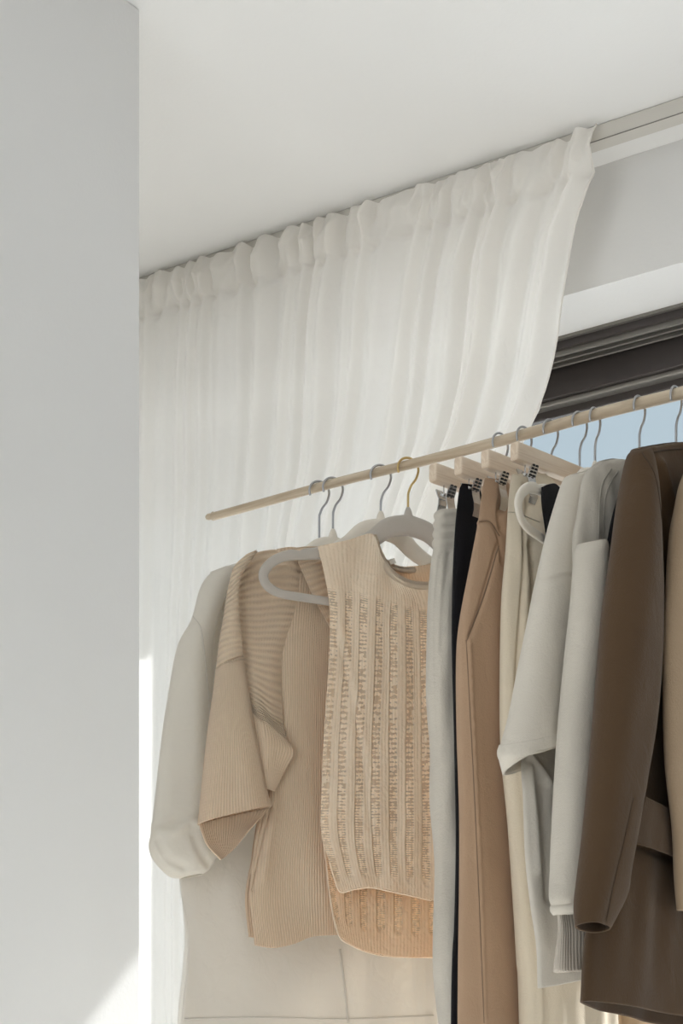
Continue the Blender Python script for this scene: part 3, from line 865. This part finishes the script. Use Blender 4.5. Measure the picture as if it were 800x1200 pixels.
# yoke with diagonal ribs that folds to a point under the arm
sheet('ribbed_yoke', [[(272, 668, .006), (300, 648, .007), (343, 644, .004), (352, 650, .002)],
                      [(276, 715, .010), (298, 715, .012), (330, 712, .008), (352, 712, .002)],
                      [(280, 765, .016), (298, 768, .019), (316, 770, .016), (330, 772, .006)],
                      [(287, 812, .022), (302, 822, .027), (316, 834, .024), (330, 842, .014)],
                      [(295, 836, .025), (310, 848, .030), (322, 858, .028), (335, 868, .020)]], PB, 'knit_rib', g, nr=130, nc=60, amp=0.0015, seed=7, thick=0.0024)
sheet('underarm_fold', [[(294, 835, .025), (310, 847, .030), (322, 857, .028), (336, 869, .020)],
                        [(299, 858, .026), (313, 866, .033), (328, 874, .029), (343, 883, .021)],
                        [(304, 885, .026), (313, 888, .032), (324, 893, .027), (335, 898, .018)],
                        [(311, 925, .024), (314, 925, .026), (317, 926, .023), (320, 927, .015)]], PB, 'knit', g, nr=60, nc=50, amp=0.0008, seed=8, thick=0.0022)
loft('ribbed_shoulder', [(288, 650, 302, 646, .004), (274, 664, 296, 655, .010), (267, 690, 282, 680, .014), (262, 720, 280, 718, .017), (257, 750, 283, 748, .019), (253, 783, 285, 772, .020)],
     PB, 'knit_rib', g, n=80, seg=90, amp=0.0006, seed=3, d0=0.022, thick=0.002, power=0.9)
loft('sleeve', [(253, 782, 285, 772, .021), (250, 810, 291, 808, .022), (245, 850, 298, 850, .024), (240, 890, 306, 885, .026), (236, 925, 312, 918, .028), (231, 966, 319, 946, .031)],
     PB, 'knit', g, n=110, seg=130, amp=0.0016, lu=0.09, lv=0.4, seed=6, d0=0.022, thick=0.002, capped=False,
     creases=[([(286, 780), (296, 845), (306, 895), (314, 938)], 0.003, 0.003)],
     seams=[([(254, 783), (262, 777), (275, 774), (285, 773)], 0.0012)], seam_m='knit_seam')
# back half of the turned cuff hanging lower than its front rim
sheet('cuff_back', [[(233, 966, -.006), (256, 959, -.012), (284, 953, -.012), (316, 948, -.002)],
                    [(236, 976, -.006), (256, 975, -.013), (282, 968, -.013), (308, 956, -.004)],
                    [(243, 992, -.004), (258, 990, -.011), (276, 983, -.011), (297, 968, -.004)],
                    [(258, 1008, -.002), (264, 1004, -.006), (276, 993, -.006), (290, 976, -.003)]], PB, 'knit', g, nr=40, nc=60, amp=0.0008, seed=10, d0=0.022, thick=0.002)
def surf_tube(name, pl, pxs, d, rad, mat, parent, flat=None, seg=8, n=60):
    P = np.array([pl.at(x, y, dd if dd is not None else d) for x, y, dd in [(p[0], p[1], p[2] if len(p) > 2 else None) for p in pxs]])
    return tube(name, P, rad, mat, parent, seg=seg, n=n, flat=flat)
sheet('collar_band', [[(341, 644, 0.0045), (360, 642, 0.0045), (380, 643, 0.0015)],
                      [(351, 664, 0.0150), (370, 659, 0.0150), (392, 655, 0.0105)],
                      [(365, 696, 0.0165), (384, 690, 0.0165), (404, 680, 0.0120)],
                      [(388, 740, 0.0150), (402, 732, 0.0150), (416, 722, 0.0120)]], PB, 'knit_rib', g, nr=90, nc=50, amp=0.0004, seed=11, thick=0.0028)
sheet('back_neck', [[(345, 646), (365, 642), (385, 644), (400, 650)], [(350, 680), (366, 676), (385, 678), (400, 684)], [(360, 712), (372, 710), (388, 712), (400, 715)]], PB, 'knit_band', g, nr=30, nc=40, amp=0.0005, d0=-0.004, thick=0.002)

# ---- D: ladder knit vest
g = garment('knit_vest', 'cream sleeveless ladder-knit vest with round neck and longer back', 'vest', PD)
sheet('back_panel', [[(374, 650), (405, 652), (436, 655), (460, 664), (480, 664), (500, 662), (530, 655)],
                     [(388, 700), (410, 700), (436, 700), (460, 700), (484, 700), (505, 700), (530, 700)],
                     [(384, 820), (405, 820), (430, 820), (455, 820), (480, 820), (505, 820), (530, 820)],
                     [(380, 960), (403, 960), (430, 960), (455, 960), (480, 960), (505, 960), (530, 960)],
                     [(384, 1030), (406, 1035), (430, 1038), (455, 1040), (480, 1040), (505, 1040), (530, 1040)],
                     [(390, 1072), (408, 1080), (430, 1085), (455, 1088), (480, 1090), (505, 1090), (530, 1090)],
                     [(396, 1096), (412, 1108), (432, 1116), (455, 1120), (480, 1122), (505, 1122), (530, 1122)]], PD, 'lace_back', g, nr=180, nc=110, amp=0.0016, seed=21, d0=-0.014, bulge=-0.004, thick=0.0022, ragged=0.3)
sheet('front_panel', [[(372, 641, -.004), (404, 634, .000), (437, 627, -.004), (448, 655, .004), (466, 677, .010), (488, 685, .012), (530, 684, .008)],
                      [(380, 672), (406, 676), (432, 682), (454, 690), (474, 700), (494, 705), (530, 705)],
                      [(387, 712), (408, 716), (431, 720), (453, 724), (475, 728), (497, 730), (530, 730)],
                      [(386, 775), (406, 776), (429, 777), (452, 778), (475, 779), (498, 780), (530, 780)],
                      [(380, 860), (402, 860), (426, 860), (450, 860), (475, 860), (499, 860), (530, 860)],
                      [(377, 930), (400, 930), (425, 930), (450, 930), (475, 930), (499, 930), (530, 930)],
                      [(377, 976), (400, 976), (425, 976), (450, 976), (475, 976), (499, 976), (530, 976)],
                      [(386, 1010), (406, 1011), (428, 1010), (452, 1010), (475, 1012), (499, 1014), (530, 1016)],
                      [(398, 1046), (414, 1042), (434, 1040), (454, 1044), (476, 1049), (500, 1054), (530, 1060)]], PD, 'lace', g, nr=240, nc=150, amp=0.0018, lu=0.07, seed=23, d0=0.008, bulge=0.012, thick=0.0022, ragged=0.35,
      creases=[([(393, 740), (408, 800), (424, 890), (434, 970)], 0.005, 0.0018), ([(398, 735), (416, 810), (428, 880)], 0.005, -0.0015)])
nwD = np.array(PD.nw)
surf_tube('neckband', PD, [(437, 628, .004), (444, 648, .012), (456, 669, .018), (472, 681, .022), (490, 686, .022), (512, 685, .018), (530, 680, .01)], .01, .0052, 'lace_band', g, flat=(nwD, 0.5), seg=14, n=90)
surf_tube('back_neckband', PD, [(448, 656, -.012), (462, 665, -.014), (480, 668, -.014), (500, 665, -.014), (525, 655, -.012)], -.01, .0040, 'lace_band', g, flat=(nwD, 0.5), seg=12, n=50)
surf_tube('front_hem', PD, [(386, 1010, .013), (392, 1030, .016), (399, 1045, .018), (416, 1042, .022), (435, 1040, .024), (455, 1044, .024), (478, 1049, .023), (505, 1055, .020)], .02, .0012, 'lace_seam', g, seg=6, n=90)
surf_tube('back_hem', PD, [(378, 978, -.010), (382, 1010, -.012), (388, 1060, -.012), (397, 1096, -.013), (412, 1108, -.015), (434, 1117, -.016), (460, 1121, -.017), (508, 1122, -.017)], -.01, .0012, 'lace_seam', g, seg=6, n=90)
sheet('neck_label', [[(455, 656), (462, 654)], [(457, 662), (464, 660)]], PD, 'label', g, nr=6, nc=6, amp=0, d0=-0.010, thick=0.0004)

# ---- E: grey jersey trousers
g = garment('jersey_trousers', 'light grey jersey trousers with a gathered elastic waist', 'trousers', PE)
loft('leg_cloth', [(514, 597, 537, 599, 0.0078), (511, 603, 545, 604, 0.0126), (509, 640, 552, 645, 0.0156), (506, 660, 554, 665, 0.0175), (502, 700, 552, 700, 0.0205), (500, 760, 550, 760, 0.0225), (503, 830, 550, 830, 0.0225), (506, 900, 551, 900, 0.0225),
                   (508, 1000, 552, 1000, 0.0215), (509, 1100, 550, 1100, 0.0205), (513, 1180, 548, 1180, 0.0195), (517, 1260, 546, 1260, 0.0195), (522, 1620, 546, 1620, 0.0195)],
     PE, 'sweat_grey', g, n=260, seg=96, amp=0.0028, lu=0.05, lv=0.18, seed=31, rolls=[(597, 643, 0.0032, 4)], thick=0.0015, power=0.8,
     creases=[([(516, 650), (510, 720), (511, 800), (514, 900)], 0.003, 0.0016), ([(527, 650), (521, 700), (518, 760)], 0.004, 0.002)])

# ---- F: black trousers
g = garment('black_trousers', 'black trousers, a narrow dark strip between the grey and the tan pairs', 'trousers', PF)
loft('leg_cloth', [(541, 567, 560, 570, 0.0018), (538, 575, 564, 578, 0.0027), (535, 600, 566, 602, 0.0042), (533, 625, 566, 627, 0.0078), (531, 660, 566, 660, 0.0096), (529, 720, 564, 720, 0.0108), (529, 780, 562, 780, 0.0108), (532, 880, 562, 880, 0.0108),
                   (534, 980, 562, 980, 0.0108), (532, 1080, 560, 1080, 0.0108), (528, 1180, 556, 1180, 0.0108), (522, 1620, 548, 1620, 0.0108)],
     PF, 'black', g, n=180, seg=72, amp=0.0015, lu=0.06, seed=33, thick=0.0012)

# ---- G: tan trousers
g = garment('tan_trousers', 'tan pressed trousers with a slanted pocket and a long front crease', 'trousers', PG)
loft('leg_cloth', [(568, 561, 592, 563, 0.0021), (566, 570, 600, 572, 0.0031), (563, 590, 606, 590, 0.0049), (560, 612, 608, 612, 0.0098), (551, 660, 610, 660, 0.0147), (541, 720, 612, 720, 0.0175), (537, 765, 612, 765, 0.0182), (537, 850, 612, 850, 0.0182),
                   (539, 950, 617, 950, 0.0175), (539, 1050, 622, 1050, 0.0175), (538, 1150, 628, 1150, 0.0168), (538, 1250, 632, 1250, 0.0168), (541, 1640, 640, 1640, 0.0168)],
     PG, 'tan', g, n=260, seg=120, amp=0.0012, lu=0.09, lv=0.5, seed=35, thick=0.0014, power=0.85,
     creases=[([(549, 750), (556, 900), (563, 1050), (568, 1199)], 0.0035, -0.003), ([(583, 640), (566, 700), (549, 750)], 0.003, 0.003), ([(561, 612), (574, 613), (584, 628), (589, 660)], 0.0028, 0.003),
              ([(592, 575), (586, 600), (588, 620)], 0.005, 0.005)],
     seams=[([(584, 640), (566, 700), (547, 750)], 0.0007), ([(546, 750), (554, 900), (561, 1050), (567, 1199)], 0.00055), ([(561, 611), (574, 612), (585, 628)], 0.0007)], seam_m='tan_seam')

# ---- H: cream trousers
g = garment('cream_trousers', 'cream pleated trousers hanging between the tan pair and the cream sweatshirt', 'trousers', PH)
loft('leg_cloth', [(601, 556, 640, 556, 0.0025), (599, 566, 650, 566, 0.0037), (596, 590, 655, 590, 0.0067), (593, 640, 662, 640, 0.0160), (589, 700, 672, 700, 0.0193), (588, 800, 678, 800, 0.0210), (590, 880, 684, 880, 0.0218),
                   (598, 960, 692, 960, 0.0227), (604, 1040, 702, 1040, 0.0235), (609, 1120, 712, 1120, 0.0244), (612, 1200, 722, 1200, 0.0252), (618, 1640, 735, 1640, 0.0252)],
     PH, 'cream', g, n=260, seg=140, amp=0.0022, lu=0.07, lv=0.6, seed=37, thick=0.0014, power=0.85,
     creases=[([(613, 600), (615, 660), (608, 760), (603, 860)], 0.003, 0.004), ([(622, 640), (625, 700), (618, 800)], 0.005, 0.008), ([(612, 900), (622, 1000), (630, 1100), (634, 1199)], 0.0035, -0.003),
              ([(614, 570), (618, 590), (616, 610)], 0.004, 0.005)],
     seams=[([(593, 600), (606, 601), (618, 606), (632, 612)], 0.0006)], seam_m='cream_seam')
# hanging far panel under the coats, warm in the sun
g2 = garment('sand_skirt', 'sand-coloured long skirt, its hem area seen below the brown jacket', 'skirt', PI)
loft('skirt_cloth', [(700, 700, 760, 700, .012), (700, 900, 780, 900, .02), (712, 1050, 800, 1050, .024), (722, 1150, 815, 1150, .026), (728, 1200, 830, 1200, .026), (736, 1500, 850, 1500, .026)],
     PI, 'sand', g2, n=120, seg=80, amp=0.002, lu=0.08, lv=0.5, seed=38, thick=0.0012)

# ---- I: black strap top
g = garment('camisole', 'black narrow-strapped camisole on an ivory hanger beside the cream trousers', 'top', PI)
sheet('strap', [[(634, 571, .006), (641, 568, .006), (649, 567, .006), (655, 572, .006)],
                [(634, 590, .008), (640, 590, .008), (647, 590, .008), (654, 590, .008)],
                [(638, 620, .008), (643, 620, .008), (648, 620, .008), (654, 620, .008)],
                [(641, 650, .008), (646, 650, .008), (652, 650, .008), (660, 650, .008)],
                [(648, 720, .004), (660, 720, .008), (680, 720, .008), (700, 720, .004)]], PI, 'black', g, nr=80, nc=30, amp=0.0008, seed=41, thick=0.0015)
sheet('strap_back', [[(634, 571, .006), (641, 568, .004), (649, 567, .002), (655, 572, .0)],
                     [(636, 600, -.008), (641, 600, -.008), (648, 600, -.008), (655, 600, -.008)],
                     [(644, 660, -.008), (650, 660, -.008), (656, 660, -.008), (664, 660, -.008)],
                     [(650, 720, -.004), (662, 720, -.008), (682, 720, -.008), (700, 720, -.004)]], PI, 'black', g, nr=60, nc=30, amp=0.0008, seed=42, thick=0.0015)

# ---- J: cream short-sleeved sweatshirt
g = garment('short_sleeve_sweatshirt', 'cream sweatshirt with short wide sleeve turned up at the cuff', 'sweatshirt', PJ)
loft('body', [(672, 556, 700, 552, 0.0045), (664, 570, 740, 560, 0.0105), (655, 640, 760, 640, 0.0135), (648, 760, 775, 760, 0.0150), (628, 850, 785, 850, 0.0158), (617, 890, 790, 890, 0.0165), (619, 940, 790, 940, 0.0165), (622, 1000, 790, 1000, 0.0165),
              (628, 1060, 790, 1060, 0.0165), (634, 1110, 790, 1105, 0.0165), (635, 1158, 792, 1125, 0.0165)],
     PJ, 'fleece', g, n=230, seg=130, amp=0.0024, lu=0.08, lv=0.4, seed=51, thick=0.002, capped=True, power=0.85,
     creases=[([(619, 884), (632, 900), (648, 924)], 0.004, -0.005), ([(620, 900), (626, 960), (630, 1020)], 0.005, -0.004), ([(634, 920), (640, 980), (642, 1050)], 0.006, 0.005)])
loft('sleeve', [(668, 556, 692, 553, .006), (660, 562, 700, 556, .012), (650, 590, 702, 580, .017), (640, 625, 700, 620, .020), (628, 682, 698, 668, .023), (618, 735, 696, 725, .025), (608, 785, 694, 775, .027),
                (598, 835, 692, 825, .029), (591, 862, 690, 846, .031), (588, 874, 690, 852, .032)],
     PJ, 'fleece', g, n=180, seg=130, amp=0.0016, lu=0.1, lv=0.4, seed=53, d0=0.018, thick=0.002, power=0.9,
     creases=[([(628, 686), (640, 680), (655, 676), (672, 674)], 0.0022, 0.0016), ([(628, 680), (640, 675), (655, 671), (672, 669)], 0.0025, -0.0012)])
loft('cuff', [(588, 872, 690, 851, .0325), (586, 880, 690, 856, .034), (587, 888, 690, 860, .034), (592, 897, 690, 866, .033)],
     PJ, 'fleece', g, n=24, seg=130, amp=0.0010, lu=0.1, seed=54, d0=0.018, thick=0.003, capped=False, power=0.9, dip=0.016)

# ---- K: oat long-sleeved sweatshirt
g = garment('long_sleeve_sweatshirt', 'oat long-sleeved sweatshirt with stitched shoulder band and straight sleeve', 'sweatshirt', PK)
loft('shoulder', [(700, 541, 722, 538, 0.0056), (688, 552, 736, 542, 0.0098), (681, 575, 748, 570, 0.0126), (677, 605, 755, 600, 0.0140), (673, 645, 758, 640, 0.0140), (680, 760, 770, 760, 0.0112), (690, 900, 780, 900, 0.0098), (694, 1060, 785, 1060, 0.0098), (696, 1120, 785, 1120, 0.0098)],
     PK, 'fleece_cool', g, n=150, seg=110, amp=0.0014, seed=61, thick=0.002, power=0.85,
     seams=[([(716, 550), (706, 566), (702, 590), (701, 632)], 0.0008), ([(724, 552), (713, 570), (708, 592), (706, 633)], 0.0008)], seam_m='fleece_cool_seam')
loft('sleeve', [(676, 636, 709, 634, .016), (673, 642, 711, 640, .0185), (671, 655, 711, 652, .019), (668, 700, 708, 700, .020), (661, 770, 703, 765, .020), (653, 860, 697, 855, .020), (648, 940, 690, 935, .020),
                (645, 1020, 682, 1015, .018), (644, 1050, 679, 1047, .016), (647, 1062, 677, 1060, .014)],
     PK, 'fleece_cool', g, n=220, seg=96, amp=0.0016, lu=0.06, lv=0.25, seed=63, d0=0.024, thick=0.002, power=0.9)
loft('cuff_ring', [(646, 1059, 678, 1057, .015), (644, 1063, 679, 1061, .017), (645, 1068, 679, 1066, .017), (648, 1072, 678, 1070, .014)], PK, 'fleece_cool', g, n=20, seg=80, amp=0.0004, seed=64, d0=0.024, thick=0.002)
loft('hem_rib', [(652, 1068, 700, 1066, .012), (653, 1090, 702, 1088, .014), (651, 1115, 703, 1112, .016), (649, 1136, 704, 1132, .018), (652, 1140, 704, 1136, .017)],
     PK, 'fleece_rib', g, n=50, seg=96, amp=0.0035, lu=0.04, lv=0.2, seed=65, d0=0.004, thick=0.002, capped=False)

# ---- N: black long top squeezed between the oat sweatshirt and the brown jacket
g = garment('black_tunic', 'black garment showing as a thin dark line left of the brown jacket', 'top', PN)
loft('cloth', [(735, 545, 760, 545, 0.0040), (716, 610, 770, 610, 0.0070), (706, 680, 770, 680, 0.0075), (697, 780, 770, 780, 0.0075), (690, 880, 765, 880, 0.0070), (682, 980, 760, 980, 0.0065), (678, 1050, 750, 1050, 0.0060), (680, 1082, 745, 1082, 0.0050)],
     PN, 'black', g, n=120, seg=64, amp=0.0008, seed=67, thick=0.001)

# ---- L: brown jacket
g = garment('brown_jacket', 'dark brown tailored jacket with flap pocket and full-length sleeve', 'jacket', PL)
loft('body', [(750, 524, 800, 519, .010), (742, 532, 840, 522, .018), (742, 580, 870, 570, .022), (744, 700, 890, 700, .026), (728, 850, 900, 850, .028), (712, 960, 905, 960, .030), (700, 1060, 910, 1060, .030), (694, 1110, 912, 1120, .030),
              (691, 1173, 914, 1222, .030)],
     PL, 'brown', g, n=260, seg=160, amp=0.0030, lu=0.10, lv=0.35, seed=71, thick=0.002, power=0.85,
     creases=[([(758, 534), (772, 570), (780, 640), (786, 700)], 0.006, 0.006), ([(775, 545), (790, 600), (796, 650)], 0.007, -0.006), ([(745, 990), (770, 1000), (799, 1010)], 0.003, 0.003)],
     seams=[([(756, 532), (775, 528), (799, 526)], 0.0008)], seam_m='brown_seam')
loft('sleeve', [(742, 527, 756, 524, .008), (735, 534, 764, 530, .014), (728, 560, 770, 560, .020), (720, 600, 774, 600, .024), (712, 660, 777, 660, .027), (705, 720, 777, 720, .029), (701, 780, 774, 780, .029), (696, 850, 767, 850, .028),
                (690, 920, 756, 915, .026), (684, 980, 746, 975, .025), (678, 1030, 738, 1020, .024), (675, 1060, 733, 1050, .022), (675, 1082, 715, 1092, .016)],
     PL, 'brown', g, n=260, seg=130, amp=0.0022, lu=0.09, lv=0.4, seed=73, d0=0.030, thick=0.0018, capped=True, power=0.9, dip=0.002,
     creases=[([(742, 935), (730, 990), (718, 1040), (708, 1086)], 0.003, 0.0008)],
     seams=[([(742, 935), (730, 990), (718, 1040), (709, 1086)], 0.0005), ([(752, 530), (768, 560), (776, 620), (781, 690)], 0.0007)], seam_m='brown_seam')
sheet('pocket_flap', [[(754, 934, .036), (775, 944, .037), (797, 956, .037), (830, 972, .036)],
                      [(748, 960, .038), (772, 968, .039), (797, 980, .039), (830, 996, .038)],
                      [(742, 988, .038), (768, 996, .040), (797, 1008, .040), (830, 1024, .038)]], PL, 'brown', g, nr=40, nc=60, amp=0.0008, seed=75, thick=0.0022)

# ---- M: beige coat at the right edge of the frame
g = garment('beige_coat', 'beige coat at the right edge, only its left side in view', 'coat', PM)
loft('body', [(806, 540, 850, 535, 0.0090), (800, 560, 900, 550, 0.0165), (792, 620, 940, 620, 0.0195), (786, 700, 950, 700, 0.0210), (784, 790, 955, 790, 0.0225), (786, 890, 958, 890, 0.0225), (794, 970, 960, 970, 0.0210), (797, 1030, 962, 1030, 0.0195), (800, 1066, 962, 1070, 0.0195)],
     PM, 'beige', g, n=160, seg=110, amp=0.002, lu=0.1, lv=0.35, seed=81, thick=0.002, power=0.9)
